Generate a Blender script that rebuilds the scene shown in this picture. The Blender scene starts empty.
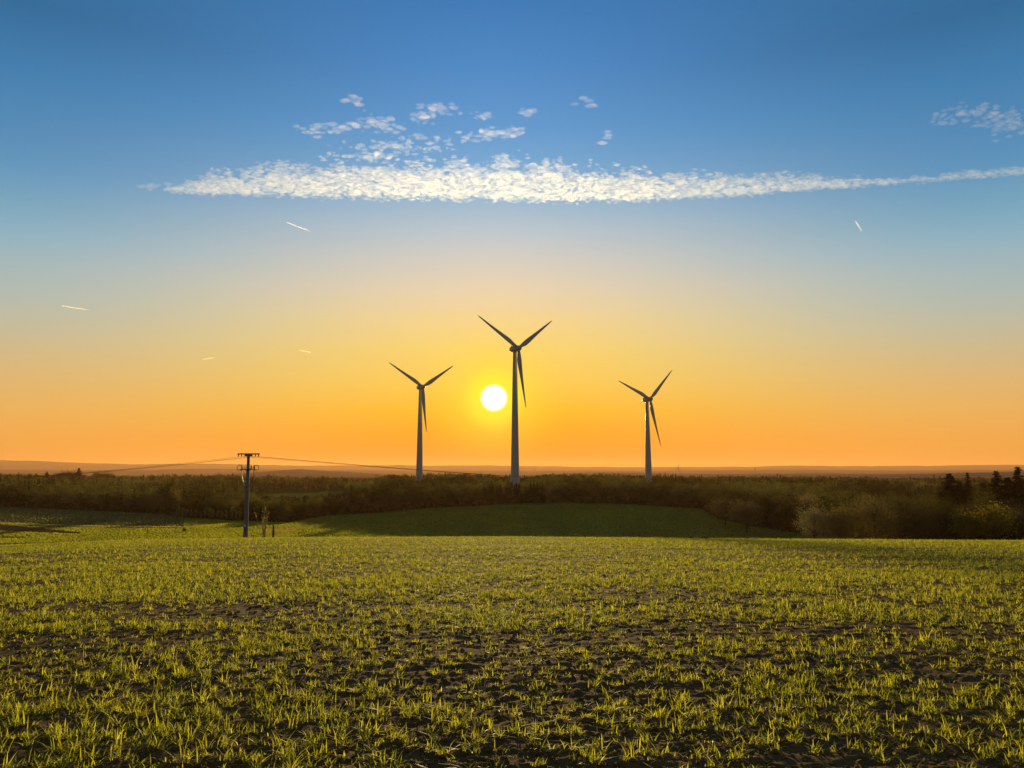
import bpy, math, random
import numpy as np

rng = np.random.default_rng(7)
random.seed(7)
S = bpy.context.scene
C = S.collection
R = math.radians

# ------------------------------------------------------------------ camera, sky, sun, exposure
EYE = 1.6
TILT = R(6.39)
F = 768.0
cam = bpy.data.cameras.new('camera')
cam.lens = 27.0
cam.sensor_width = 36.0
cam.clip_start = 0.1
cam.clip_end = 90000.0
camo = bpy.data.objects.new('camera', cam)
C.objects.link(camo)
camo.location = (0, 0, EYE)
camo.rotation_euler = (R(90) + TILT, 0, 0)
S.camera = camo


def elev(py):
    """elevation in radians of a line of sight (picture row) in the middle column"""
    return np.arctan((384.0 - py) / F) + TILT


SUN_EL = float(elev(398.0))
SUN_AZ = math.atan2((494 - 512) / F, math.cos(SUN_EL))          # a touch left of straight ahead
SUN_DIR = np.array([math.sin(SUN_AZ) * math.cos(SUN_EL), math.cos(SUN_AZ) * math.cos(SUN_EL), math.sin(SUN_EL)])

W = bpy.data.worlds.new('World')
S.world = W
W.use_nodes = True


def srgb(r, g, b):
    f = lambda c: (c / 255 / 12.92) if c <= 10 else ((c / 255 + 0.055) / 1.055) ** 2.4
    return (f(r), f(g), f(b), 1.0)


class NT:
    """small helper to wire node trees"""
    def __init__(s, tree):
        s.t = tree

    def new(s, kind, **kw):
        n = s.t.nodes.new(kind)
        for k, v in kw.items():
            setattr(n, k, v)
        return n

    def put(s, sock, v):
        if isinstance(v, bpy.types.NodeSocket):
            s.t.links.new(v, sock)
        else:
            sock.default_value = v

    def math(s, op, a, b=0.0, c=None, clamp=False):
        n = s.new('ShaderNodeMath', operation=op, use_clamp=clamp)
        s.put(n.inputs[0], a)
        s.put(n.inputs[1], b)
        if c is not None:
            s.put(n.inputs[2], c)
        return n.outputs[0]

    def ramp(s, fac, stops, interp='LINEAR'):
        n = s.new('ShaderNodeValToRGB')
        cr = n.color_ramp
        cr.interpolation = interp
        while len(cr.elements) > 1:
            cr.elements.remove(cr.elements[-1])
        cr.elements[0].position = stops[0][0]
        cr.elements[0].color = stops[0][1]
        for p, c in stops[1:]:
            e = cr.elements.new(p)
            e.color = c
        s.put(n.inputs[0], fac)
        return n.outputs[0]

    def mix(s, fac, a, b, blend='MIX'):
        n = s.new('ShaderNodeMix', data_type='RGBA', blend_type=blend)
        s.put(n.inputs[0], fac)
        s.put(n.inputs[6], a)
        s.put(n.inputs[7], b)
        return n.outputs[2]

    def noise(s, vec, scale, detail=4.0, rough=0.55, dist=0.0):
        n = s.new('ShaderNodeTexNoise')
        if vec is not None:
            s.put(n.inputs['Vector'], vec)
        n.inputs['Scale'].default_value = scale
        n.inputs['Detail'].default_value = detail
        n.inputs['Roughness'].default_value = rough
        n.inputs['Distortion'].default_value = dist
        return n.outputs[0]

    def maprange(s, v, a, b, c=0.0, d=1.0, smooth=True):
        n = s.new('ShaderNodeMapRange', interpolation_type='SMOOTHSTEP' if smooth else 'LINEAR')
        s.put(n.inputs[0], v)
        for i, x in enumerate((a, b, c, d)):
            n.inputs[1 + i].default_value = x
        return n.outputs[0]


w = NT(W.node_tree)
bg = W.node_tree.nodes['Background']
sky = w.new('ShaderNodeTexSky', sky_type='NISHITA')
sky.sun_disc = False
sky.sun_elevation = SUN_EL
sky.sun_rotation = SUN_AZ
sky.dust_density = 3.0
sky.ozone_density = 2.0
tc = w.new('ShaderNodeTexCoord')
sep = w.new('ShaderNodeSeparateXYZ')
w.put(sep.inputs[0], tc.outputs['Generated'])
el01 = w.math('MULTIPLY', w.math('ARCSINE', sep.outputs[2]), 1 / R(40.0))      # 0 at the horizon, 1 at 40 degrees up


def stops(rows, side_=0.0):
    # side_: how far off to the side (tangent) the sky colours were read
    out = []
    for py, c in rows:
        dy = (384.0 - py) / F
        z, h = math.sin(TILT) + dy * math.cos(TILT), math.cos(TILT) - dy * math.sin(TILT)
        out.append((math.atan2(z, math.hypot(h, side_)) / R(40.0), srgb(*c)))
    return sorted(out, key=lambda t: t[0])


near_sun = w.ramp(el01, stops([
    (0, (54, 122, 184)), (64, (70, 137, 198)), (128, (94, 155, 208)), (160, (114, 168, 211)), (200, (152, 186, 210)),
    (230, (186, 200, 208)), (260, (214, 208, 196)), (290, (234, 213, 176)), (320, (247, 215, 142)), (350, (252, 214, 108)),
    (384, (254, 206, 78)), (410, (255, 190, 30)), (430, (254, 170, 4)), (455, (250, 144, 0)), (469, (244, 132, 0))]))
off_sun = w.ramp(el01, stops([
    (0, (38, 105, 153)), (64, (52, 124, 174)), (128, (74, 138, 184)), (160, (84, 147, 189)), (200, (110, 164, 191)),
    (230, (132, 176, 196)), (260, (156, 183, 190)), (290, (170, 186, 181)), (320, (187, 187, 164)), (350, (204, 185, 140)),
    (384, (221, 181, 115)), (410, (231, 177, 95)), (440, (238, 166, 74)), (468, (235, 158, 68))], 0.65))
az = w.math('ARCTAN2', sep.outputs[0], sep.outputs[1])
daz = w.math('ABSOLUTE', w.math('SUBTRACT', az, SUN_AZ))
side = w.maprange(daz, R(-2), R(37))
front = w.mix(side, near_sun, off_sun)
dot = w.new('ShaderNodeVectorMath', operation='DOT_PRODUCT')
nrm = w.new('ShaderNodeVectorMath', operation='NORMALIZE')
w.put(nrm.inputs[0], tc.outputs['Generated'])
w.put(dot.inputs[0], nrm.outputs[0])
dot.inputs[1].default_value = SUN_DIR
sang = w.math('ARCCOSINE', w.math('MINIMUM', dot.outputs['Value'], 0.999999))
# aureole of the low sun, then the dazzling disc itself
glow = w.math('POWER', w.maprange(sang, R(7.0), R(0.8), smooth=False), 2.5)
glow_col = w.mix(glow, front, (1.0, 0.80, 0.05, 1), 'MIX')
halo = w.maprange(sang, R(2.8), R(0.8))
g2 = w.mix(halo, glow_col, (1.0, 0.90, 0.04, 1))
disc = w.maprange(sang, R(1.09), R(0.38))
g3 = w.mix(disc, g2, (6.0, 5.6, 4.6, 1))
nish = w.new('ShaderNodeVectorMath', operation='SCALE')
w.put(nish.inputs[0], sky.outputs[0])
nish.inputs['Scale'].default_value = 0.15
back = w.maprange(daz, R(48), R(100))
dusk = w.mix(1.0, nish.outputs[0], (1.0, 0.84, 0.66, 1), 'MULTIPLY')           # warm evening air opposite the sun
w.put(bg.inputs[0], w.mix(back, g3, dusk))
bg.inputs[1].default_value = 0.775

sl = bpy.data.lights.new('sun', 'SUN')
sl.energy = 5.0
sl.angle = R(0.9)
sl.color = (1.0, 0.74, 0.32)
slo = bpy.data.objects.new('sun', sl)
C.objects.link(slo)
slo.rotation_euler = (R(90) - SUN_EL, 0, math.pi - SUN_AZ)
slo.location = (0, 0, 200)

S.view_settings.view_transform = 'Standard'
S.view_settings.look = 'None'
S.view_settings.exposure = 0.37
S.view_settings.gamma = 1.0
S.view_settings.use_curve_mapping = False
S.cycles.use_denoising = True
S.cycles.transparent_max_bounces = 256
S.cycles.max_bounces = 6
S.cycles.diffuse_bounces = 3
S.cycles.transmission_bounces = 4
S.cycles.volume_bounces = 1
S.cycles.sample_clamp_indirect = 6.0
S.cycles.caustics_reflective = False
S.cycles.caustics_refractive = False


# ------------------------------------------------------------------ helpers
def tag(o, label=None, cat=None, group=None, kind=None):
    if label: o['label'] = label
    if cat: o['category'] = cat
    if group: o['group'] = group
    if kind: o['kind'] = kind
    return o


def link(name, me, parent=None, loc=None):
    o = bpy.data.objects.new(name, me)
    C.objects.link(o)
    if parent: o.parent = parent
    if loc is not None: o.location = loc
    return o


def thing(name, loc, label, cat, group=None, rz=0.0):
    o = link(name, None, None, loc)
    o.rotation_euler = (0, 0, rz)
    o.empty_display_size = 0.5
    return tag(o, label, cat, group)


def mesh(name, V, polys, mat, smooth=False, attrs=None, mats_idx=None):
    """polys: list of int arrays, each (n, k)"""
    me = bpy.data.meshes.new(name)
    V = np.ascontiguousarray(V, dtype=np.float32)
    polys = [np.asarray(p, dtype=np.int32) for p in polys if len(p)]
    idx = np.concatenate([p.ravel() for p in polys])
    cnt = np.concatenate([np.full(len(p), p.shape[1], dtype=np.int32) for p in polys])
    st = np.concatenate([[0], np.cumsum(cnt)[:-1]]).astype(np.int32)
    me.vertices.add(len(V)); me.vertices.foreach_set('co', V.ravel())
    me.loops.add(len(idx)); me.loops.foreach_set('vertex_index', idx)
    me.polygons.add(len(cnt)); me.polygons.foreach_set('loop_start', st)
    me.polygons.foreach_set('use_smooth', np.full(len(cnt), smooth))
    for m in (mat if isinstance(mat, (list, tuple)) else [mat]):
        me.materials.append(m)
    if mats_idx is not None:
        me.polygons.foreach_set('material_index', np.asarray(mats_idx, dtype=np.int32))
    for k, a in (attrs or {}).items():
        at = me.attributes.new(k, 'FLOAT', 'POINT')
        at.data.foreach_set('value', np.ascontiguousarray(a, dtype=np.float32))
    me.update(calc_edges=True)
    return me


class MB:
    """collects tubes, boxes, lathes and loose vertices into one mesh"""
    def __init__(s):
        s.V, s.Q, s.n = [], {}, 0

    def add(s, V, faces):
        V = np.asarray(V, float)
        for f in faces:
            s.Q.setdefault(len(f), []).append([i + s.n for i in f])
        s.V.append(V)
        s.n += len(V)

    def tube(s, pts, rad, k=8, cap=True):
        pts = np.asarray(pts, float)
        rad = np.broadcast_to(np.asarray(rad, float), (len(pts),))
        rings = []
        for i, p in enumerate(pts):
            d = pts[min(i + 1, len(pts) - 1)] - pts[max(i - 1, 0)]
            d = d / (np.linalg.norm(d) + 1e-12)
            a = np.cross(d, [0, 0, 1.0]) if abs(d[2]) < 0.9 else np.cross(d, [1.0, 0, 0])
            a /= np.linalg.norm(a)
            b = np.cross(d, a)
            t = np.arange(k) * 2 * math.pi / k
            rings.append(p + rad[i] * (np.cos(t)[:, None] * a + np.sin(t)[:, None] * b))
        V = np.concatenate(rings)
        fs = []
        for i in range(len(pts) - 1):
            for j in range(k):
                fs.append([i * k + j, i * k + (j + 1) % k, (i + 1) * k + (j + 1) % k, (i + 1) * k + j])
        if cap:
            fs.append(list(range(k))[::-1])
            fs.append([(len(pts) - 1) * k + j for j in range(k)])
        s.add(V, fs)
        return s

    def box(s, c, size, rz=0.0, bev=0.0):
        cx, cy, cz = c
        hx, hy, hz = (np.asarray(size) / 2)
        pr = [(-hx + bev, -hy), (hx - bev, -hy), (hx, -hy + bev), (hx, hy - bev), (hx - bev, hy), (-hx + bev, hy), (-hx, hy - bev), (-hx, -hy + bev)] if bev else [(-hx, -hy), (hx, -hy), (hx, hy), (-hx, hy)]
        k = len(pr)
        V = [(x, y, z) for z in (-hz, hz) for x, y in pr]
        V = np.array(V)
        ca, sa = math.cos(rz), math.sin(rz)
        V = np.stack([V[:, 0] * ca - V[:, 1] * sa + cx, V[:, 0] * sa + V[:, 1] * ca + cy, V[:, 2] + cz], 1)
        s.add(V, [list(range(k))[::-1], [k + i for i in range(k)]] + [[i, (i + 1) % k, k + (i + 1) % k, k + i] for i in range(k)])
        return s

    def me(s, name, mat, smooth=False):
        return mesh(name, np.concatenate(s.V), [np.array(v) for v in s.Q.values()], mat, smooth)


def vnoise(x, y, seed=0):
    """smooth value noise, vectorised, 0..1"""
    def h(i, j):
        n = (i * 374761393 + j * 668265263 + seed * 1442695041) & 0xffffffff
        n = ((n ^ (n >> 13)) * 1274126177) & 0xffffffff
        return ((n ^ (n >> 16)) & 0xffff) / 65535.0
    xi = np.floor(x).astype(np.int64); yi = np.floor(y).astype(np.int64)
    fx = x - xi; fy = y - yi
    fx = fx * fx * (3 - 2 * fx); fy = fy * fy * (3 - 2 * fy)
    return (h(xi, yi) * (1 - fx) + h(xi + 1, yi) * fx) * (1 - fy) + (h(xi, yi + 1) * (1 - fx) + h(xi + 1, yi + 1) * fx) * fy


def fbm(x, y, oct=4, seed=0):
    s, a, t = 0, 1.0, 0
    for o in range(oct):
        s = s + a * vnoise(x * 2 ** o, y * 2 ** o, seed + o)
        t += a
        a *= 0.5
    return s / t


# ------------------------------------------------------------------ materials
def mat(name, build):
    m = bpy.data.materials.new(name)
    m.use_nodes = True
    t = NT(m.node_tree)
    p = m.node_tree.nodes['Principled BSDF']
    build(t, p, m.node_tree.nodes['Material Output'])
    return m


def plain(name, col, rough=0.6, metal=0.0, var=0.12, scale=3.0, spec=0.5):
    def b(t, p, o):
        tcn = t.new('ShaderNodeTexCoord').outputs['Object']
        n = t.noise(tcn, scale, 5)
        c0 = tuple(c * (1 - var) for c in col) + (1,)
        c1 = tuple(min(1, c * (1 + var)) for c in col) + (1,)
        t.put(p.inputs['Base Color'], t.mix(n, c0, c1))
        p.inputs['Roughness'].default_value = rough
        p.inputs['Metallic'].default_value = metal
        p.inputs['Specular IOR Level'].default_value = spec
    return mat(name, b)


def soil_mat(t, p, o):
    pos = t.new('ShaderNodeNewGeometry').outputs['Position']
    n1 = t.noise(pos, 1.1, 5, 0.6)
    n2 = t.noise(pos, 14, 6, 0.65)
    n3 = t.noise(pos, 60, 4, 0.6)
    c = t.mix(n1, (0.110, 0.056, 0.017, 1), (0.190, 0.098, 0.030, 1))
    c = t.mix(t.maprange(n2, 0.45, 0.7), c, (0.20, 0.115, 0.044, 1))
    t.put(p.inputs['Base Color'], c)
    p.inputs['Roughness'].default_value = 1.0
    p.inputs['Specular IOR Level'].default_value = 0.03
    b = t.new('ShaderNodeBump')
    b.inputs['Strength'].default_value = 0.7
    b.inputs['Distance'].default_value = 0.03
    t.put(b.inputs['Height'], t.math('ADD', n2, t.math('MULTIPLY', n3, 0.4)))
    t.put(p.inputs['Normal'], b.outputs[0])


SOIL = mat('soil', soil_mat)


def attr(t, name):
    n = t.new('ShaderNodeAttribute', attribute_name=name)
    return n.outputs['Fac']


def land_mat(t, p, o):
    pos = t.new('ShaderNodeNewGeometry').outputs['Position']
    n1 = t.noise(pos, 0.02, 5, 0.6)
    n2 = t.noise(pos, 0.35, 5, 0.65)
    n3 = t.noise(pos, 2.2, 3, 0.6)
    green = t.mix(n1, (0.070, 0.105, 0.022, 1), (0.11, 0.14, 0.030, 1))
    green = t.mix(t.maprange(n2, 0.35, 0.75), green, (0.13, 0.155, 0.04, 1))
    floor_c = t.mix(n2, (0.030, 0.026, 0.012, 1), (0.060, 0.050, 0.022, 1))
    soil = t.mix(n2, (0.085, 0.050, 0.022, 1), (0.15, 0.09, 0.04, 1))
    straw = t.mix(n2, (0.20, 0.16, 0.075, 1), (0.28, 0.22, 0.10, 1))
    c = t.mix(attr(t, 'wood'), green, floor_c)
    c = t.mix(attr(t, 'plough_shade'), c, soil)
    c = t.mix(attr(t, 'straw'), c, straw)
    t.put(p.inputs['Base Color'], c)
    p.inputs['Roughness'].default_value = 1.0
    p.inputs['Specular IOR Level'].default_value = 0.0
    b = t.new('ShaderNodeBump')
    b.inputs['Strength'].default_value = 0.6
    b.inputs['Distance'].default_value = 0.25
    t.put(b.inputs['Height'], t.math('ADD', n2, n3))
    t.put(p.inputs['Normal'], b.outputs[0])


LAND = mat('farmland', land_mat)


def hill_mat(t, p, o):
    pos = t.new('ShaderNodeNewGeometry').outputs['Position']
    n1 = t.noise(pos, 0.0012, 4, 0.6)
    n2 = t.noise(pos, 0.012, 5, 0.65)
    c = t.mix(t.maprange(n1, 0.4, 0.62), (0.044, 0.053, 0.075, 1), (0.082, 0.090, 0.095, 1))  # blue of the distant air is mixed into the hills' base colour
    c = t.mix(t.maprange(n2, 0.5, 0.7), c, (0.040, 0.038, 0.032, 1))
    t.put(p.inputs['Base Color'], c)
    p.inputs['Roughness'].default_value = 1.0
    p.inputs['Specular IOR Level'].default_value = 0.0


HILL = mat('hill_country', hill_mat)


def leafy(name, c0, c1, trans=0.35, spec=0.25, var='tint', rough=0.5, own=False):
    """thin leaves and twigs: reflect and let light through"""
    def b(t, p, o):
        c = t.mix(attr(t, var), c0 + (1,), c1 + (1,))
        if own:
            rnd = t.new('ShaderNodeObjectInfo').outputs['Random']
            c = t.mix(1.0, c, t.ramp(rnd, [(0, (.55, .60, .55, 1)), (.5, (.95, .95, .9, 1)), (1, (1.35, 1.3, 1.2, 1))]), 'MULTIPLY')
        t.put(p.inputs['Base Color'], c)
        p.inputs['Roughness'].default_value = rough
        p.inputs['Specular IOR Level'].default_value = spec
        if trans > 0:
            tr = t.new('ShaderNodeBsdfTranslucent')
            t.put(tr.inputs[0], t.mix(1.0, c, (1.18, 1.15, 0.6, 1), 'MULTIPLY'))
            mx = t.new('ShaderNodeMixShader')
            mx.inputs[0].default_value = trans
            t.t.links.new(p.outputs[0], mx.inputs[1])
            t.t.links.new(tr.outputs[0], mx.inputs[2])
            t.t.links.new(mx.outputs[0], o.inputs[0])
    return mat(name, b)


GRASS = leafy('young_wheat', (0.135, 0.158, 0.015), (0.60, 0.57, 0.08), 0.70, 0.12, rough=0.5)
STRAW = leafy('dry_straw', (0.22, 0.17, 0.09), (0.36, 0.29, 0.16), 0.3, 0.3)
TWIG = leafy('brown_twigs', (0.033, 0.032, 0.014), (0.112, 0.102, 0.044), 0.35, 0.0, rough=1.0, own=True)
TWIG_PALE = leafy('thicket_twigs', (0.11, 0.085, 0.046), (0.21, 0.165, 0.085), 0.35, 0.0, rough=1.0, own=True)
PALE_BUD = leafy('pale_buds', (0.19, 0.16, 0.075), (0.32, 0.27, 0.13), 0.4, 0.0, rough=1.0)
TWIG_GREY = leafy('grey_green_twigs', (0.075, 0.066, 0.038), (0.13, 0.115, 0.066), 0.25, 0.0, rough=1.0, own=True)
TWIG_OLIVE = leafy('olive_buds', (0.045, 0.048, 0.014), (0.10, 0.095, 0.025), 0.3, 0.0, rough=1.0, own=True)
LEAF_GOLD = leafy('yellow_green_buds', (0.13, 0.105, 0.022), (0.26, 0.205, 0.036), 0.4, 0.0, rough=1.0)
BLOSSOM = leafy('white_blossom', (0.14, 0.12, 0.08), (0.27, 0.24, 0.17), 0.35, 0.0, rough=1.0)
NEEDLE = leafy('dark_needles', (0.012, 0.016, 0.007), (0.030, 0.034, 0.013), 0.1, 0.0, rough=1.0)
BARK = plain('bark', (0.06, 0.045, 0.028), 1.0, var=0.4, scale=2.0, spec=0.0)
BACKLIT_PAINT = plain('backlit_turbine_paint', (0.15, 0.145, 0.14), 0.6, var=0.03, scale=0.2)  # white paint darkened, so the backlit look is in the colour
PAINT = plain('turbine_paint', (0.42, 0.41, 0.40), 0.38, var=0.03, scale=0.2)
GREY_CAP = plain('dark_cap', (0.12, 0.12, 0.12), 0.5)
CONCRETE = plain('spun_concrete', (0.17, 0.17, 0.165), 0.85, var=0.12, scale=3.0)
STEEL = plain('weathered_steel', (0.16, 0.15, 0.14), 0.5, metal=0.7)
CERAMIC = plain('brown_ceramic', (0.10, 0.045, 0.025), 0.25)
POLYMER = plain('pale_polymer', (0.62, 0.60, 0.55), 0.4)
CABLE = plain('weathered_cable', (0.07, 0.05, 0.04), 0.8, metal=0.0)
STONE = plain('field_stone', (0.32, 0.28, 0.22), 0.9, var=0.3, scale=8)
PALE_WOOD = plain('pale_bark', (0.34, 0.27, 0.18), 0.9, var=0.2, spec=0.1)
TIMBER = plain('grey_timber', (0.17, 0.13, 0.09), 0.9, var=0.3)


# ------------------------------------------------------------------ terrain
CREST_K = 1.6 / 3600.0
COS_T = math.cos(TILT)


def col_of(x, y):
    """bearing as a picture column"""
    a = np.clip(np.arctan2(x, y), -1.2, 1.2)
    return 512 + F * np.tan(a) / COS_T


def row_tan(py):
    """tangent of the depression below eye level, per metre of depth"""
    dy = (384.0 - np.asarray(py, float)) / F
    return (math.sin(TILT) + dy * COS_T) / (COS_T - dy * math.sin(TILT))


U = np.array([-300, 0, 100, 200, 300, 400, 500, 600, 700, 800, 900, 1024, 1324.0])
ROWS = [
    (150, [563, 563, 562, 561, 560, 560, 560, 560, 560, 560, 560, 561, 561]),
    (200, [550, 550, 550, 549, 552, 562, 562, 562, 562, 560, 553, 551, 551]),
    (250, [538, 538, 536, 534, 540, 551, 552, 552, 552, 549, 543, 543, 543]),
    (330, [521, 521, 522, 521, 526, 535, 537, 537, 537, 537, 533, 531, 531]),
    (440, [507, 507, 511, 513, 514, 512, 510, 509, 511, 514, 515, 516, 516]),
    (600, [497, 497, 499, 501, 500, 491, 489, 490, 491, 494, 497, 496, 496]),
    (900, [486, 486, 487, 488, 488, 484, 482, 483, 484, 486, 487, 487, 487]),
    (1400, [481, 480, 481, 481, 481, 480, 480, 480, 480, 480, 480, 480, 480]),
    (2500, [477, 477, 478, 478, 478, 478, 478, 478, 478, 478, 478, 477, 477]),
    (3800, [477, 477, 477, 477, 477, 477, 477, 476, 476, 475.5, 474.5, 471.5, 471]),
    (5200, [476, 476, 476, 476, 468.8, 476, 476, 473.0, 474.5, 473.8, 473.8, 473.5, 473]),
    (7000, [474, 474, 475, 475, 474, 475, 475, 475, 475, 474, 474, 474, 474]),
    (9500, [469, 470, 470, 469, 470, 471, 471, 471, 470.5, 470, 470.5, 470, 470]),
    (12000, [471, 471, 471, 471, 471, 471, 471, 471, 471, 471, 471, 471, 471]),
    (16000, [458, 460, 464.2, 463.6, 466, 465.5, 466.2, 467, 467.2, 465.8, 466.2, 465.2, 465]),
    (22000, [472, 472, 472, 472, 472, 472, 472, 472, 472, 472, 472, 472, 472]),
]
ROW_D = np.log(np.array([r[0] for r in ROWS], float))
ROW_T = np.array([row_tan(r[1]) for r in ROWS])


def crest_row(u):
    return np.interp(u, [-300, 0, 130, 300, 512, 760, 1024, 1324], [549, 546, 541, 538, 537.2, 539.5, 541, 542])


def height(x, y, fine=True):
    x = np.asarray(x, float); y = np.asarray(y, float)
    r = np.hypot(x, y)
    az_ = np.arctan2(x, y)
    D = r * np.maximum(np.cos(az_), 0.5)
    u = col_of(x, y)
    # near field: a rounded rise falling away in front of the camera
    a = -row_tan(crest_row(u)) - 2 * math.sqrt(1.6 * CREST_K)
    a0 = -row_tan(538) - 2 * math.sqrt(1.6 * CREST_K)
    a = a0 + (a - a0) * np.clip(D / 25.0, 0, 1)
    zn = -(a * D + CREST_K * D * D)
    zn = np.where(np.cos(az_) < 0, -(0.03 * D), zn)
    # far country
    ld = np.log(np.maximum(D, 1.0))
    i = np.clip(np.searchsorted(ROW_D, ld) - 1, 0, len(ROW_D) - 2)
    ts = []
    for k in range(len(ROWS)):
        ts.append(np.interp(u, U, ROW_T[k]))
    ts = np.array(ts)
    f = np.clip((ld - ROW_D[i]) / (ROW_D[i + 1] - ROW_D[i]), 0, 1)
    ii = np.arange(ld.size).reshape(ld.shape)
    tf = ts.reshape(len(ROWS), -1)
    zi = tf[i.ravel(), ii.ravel()].reshape(ld.shape) * np.exp(ROW_D[i])
    zj = tf[(i + 1).ravel(), ii.ravel()].reshape(ld.shape) * np.exp(ROW_D[i + 1])
    sm = f * f * (3 - 2 * f)
    g = np.where(D > 3000, sm, f)
    zf = EYE + zi * (1 - g) + zj * g
    if fine:
        zf = zf + (fbm(x / 60, y / 60, 3, 11) - 0.5) * np.clip((D - 150) / 300, 0, 1) * np.clip(D / 400, 0.5, 6.0)
        far = np.clip((D - 3000) / 3000, 0, 1)
        zf = zf + far * (fbm(x / 900, y / 900, 5, 23) - 0.5) * D * 0.0035
    t = np.clip((D - 92) / (150 - 92), 0, 1)
    t = t * t * (3 - 2 * t)
    return zn * (1 - t) + zf * t


def hz(x, y):
    return float(height(np.array([x]), np.array([y]))[0])


def spot(px, D):
    """ground position on the bearing of a picture column, at depth D"""
    x = (px - 512) / F * D * COS_T
    return np.array([x, D, hz(x, D)])


# one polar sheet centred below the camera, fine in front and coarse behind
fa = np.radians(np.arange(-45, 45.01, 0.16))
ca = np.radians(np.concatenate([np.arange(48, 180, 6.0)]))
ANG = np.concatenate([fa, ca, np.radians(np.arange(180, 313, 6.0))])
rr = [0.6]
while rr[-1] < 26000:
    r_ = rr[-1]
    rr.append(r_ * (1.03 if r_ < 3.4 else 1.0055 if r_ < 110 else 1.0085 if r_ < 900 else 1.014))
RAD = np.array(rr)
AA, RR = np.meshgrid(ANG, RAD)
GX = RR * np.sin(AA); GY = RR * np.cos(AA)
GZ = height(GX, GY)
nearw = np.clip(1 - (RR - 40) / 60, 0, 1)


def clods(x, y):
    """broken ploughed soil: clods, drill rows and wheel ruts"""
    row = (y * math.cos(0.10) - x * math.sin(0.10))
    drill = np.sin(row * 2 * math.pi / 0.28 + 1.2 * vnoise(x * .5, y * .5, 77)) * 0.005
    c = np.abs(fbm(x / 0.16, y / 0.12, 4, 41) - 0.5) * 0.045 + (vnoise(x / .06, y / .05, 19) ** 2) * 0.024 * np.clip(1.5 - np.hypot(x, y) / 14, 0, 1)
    c = c + (fbm(x / 1.1, y / 0.9, 3, 52) - 0.5) * 0.05
    return drill + c


GZ = GZ + clods(GX, GY) * np.where(RR < 40, 1.0, nearw)
NR, NA = GX.shape
PX = 512 + F * np.tan(np.clip(AA, -1.2, 1.2)) / COS_T
DEP = RR * np.maximum(np.cos(AA), 0.5)
with np.errstate(divide='ignore', invalid='ignore'):
    tt = (GZ - EYE) / DEP
PY = 384 - F * np.tan(np.arctan(tt) - TILT)


def edge_depth(u):
    """depth at which the wood begins, by bearing"""
    return np.interp(u, [-300, 0, 90, 150, 185, 230, 290, 330, 420, 500, 560, 640, 700, 716, 745, 780, 840, 880, 1024, 1324],
                     [445, 445, 440, 425, 372, 356, 356, 420, 455, 470, 480, 470, 452, 400, 372, 352, 322, 250, 245, 245])


SOFT = lambda v, a, b: np.clip((v - a) / (b - a), 0, 1)
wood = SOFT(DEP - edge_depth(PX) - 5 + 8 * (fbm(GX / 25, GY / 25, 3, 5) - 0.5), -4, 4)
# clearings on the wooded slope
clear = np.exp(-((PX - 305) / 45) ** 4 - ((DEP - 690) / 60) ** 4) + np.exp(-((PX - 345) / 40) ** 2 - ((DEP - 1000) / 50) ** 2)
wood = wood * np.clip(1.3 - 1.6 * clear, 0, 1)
# parcels in the valley at the left
wob = 3.0 * (fbm(GX / 40, GY / 40, 2, 9) - 0.5)
lin = lambda D0, D1, u0, u1: D0 + (D1 - D0) * (PX - u0) / (u1 - u0)
strip = ((DEP > lin(316, 286, 0, 180) + wob) & (DEP < lin(324, 292, 0, 180) + wob) & (PX < 185)).astype(float)
brown = ((DEP < lin(314, 268, 0, 85) + wob) & (DEP > lin(280, 262, 0, 85) + wob) & (PX < 85)).astype(float)
dark = ((np.abs(DEP - lin(308, 282, 30, 185) - wob) < 2.2) & (PX > 30) & (PX < 188)).astype(float)
dark2 = ((np.abs(DEP - lin(253, 250, 0, 30)) < 2.5) & (PX < 28)).astype(float)
patch = np.exp(-(((PX - 283) / 17) ** 2) ** 2 - (((DEP - 296 + (PX - 283) * -0.5) / 11) ** 2) ** 2)
shade_band = 0.55 * SOFT(DEP - lin(324, 292, 0, 180) - wob, 0, 3) * SOFT(188 - PX, 0, 6)      # brown field band, with the left-hand wood's shade put into its colour
plough_shade = np.clip(brown + dark + dark2 + shade_band, 0, 1)
straw = np.clip(strip * 0.8 + patch * 0.75, 0, 1)


def sheet(name, i0, i1, m, label_kind='structure'):
    n = i1 - i0
    V = np.stack([GX[i0:i1], GY[i0:i1], GZ[i0:i1]], -1).reshape(-1, 3)
    a = np.arange(n - 1)[:, None] * NA + np.arange(NA)[None]
    b = np.arange(n - 1)[:, None] * NA + (np.arange(NA)[None] + 1) % NA
    q = np.stack([a, a + NA, b + NA, b], -1).reshape(-1, 4)
    polys = [q]
    if i0 == 0:
        V = np.concatenate([V, [[0, 0, -0.01]]])
        c = len(V) - 1
        j = np.arange(NA)
        polys.append(np.stack([np.full(NA, c), j, (j + 1) % NA], -1))
    cut = lambda A: np.concatenate([A[i0:i1].ravel(), [0.0]]) if i0 == 0 else A[i0:i1].ravel()
    me = mesh(name, V, polys, m, True, {'wood': cut(wood), 'plough_shade': cut(plough_shade), 'straw': cut(straw)})
    return tag(link(name, me), kind=label_kind)


i_f = int(np.searchsorted(RAD, 118)); i_h = int(np.searchsorted(RAD, 2600))
sheet('field', 0, i_f + 1, SOIL)
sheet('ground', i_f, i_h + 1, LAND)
sheet('hills', i_h, NR, HILL)


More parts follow.
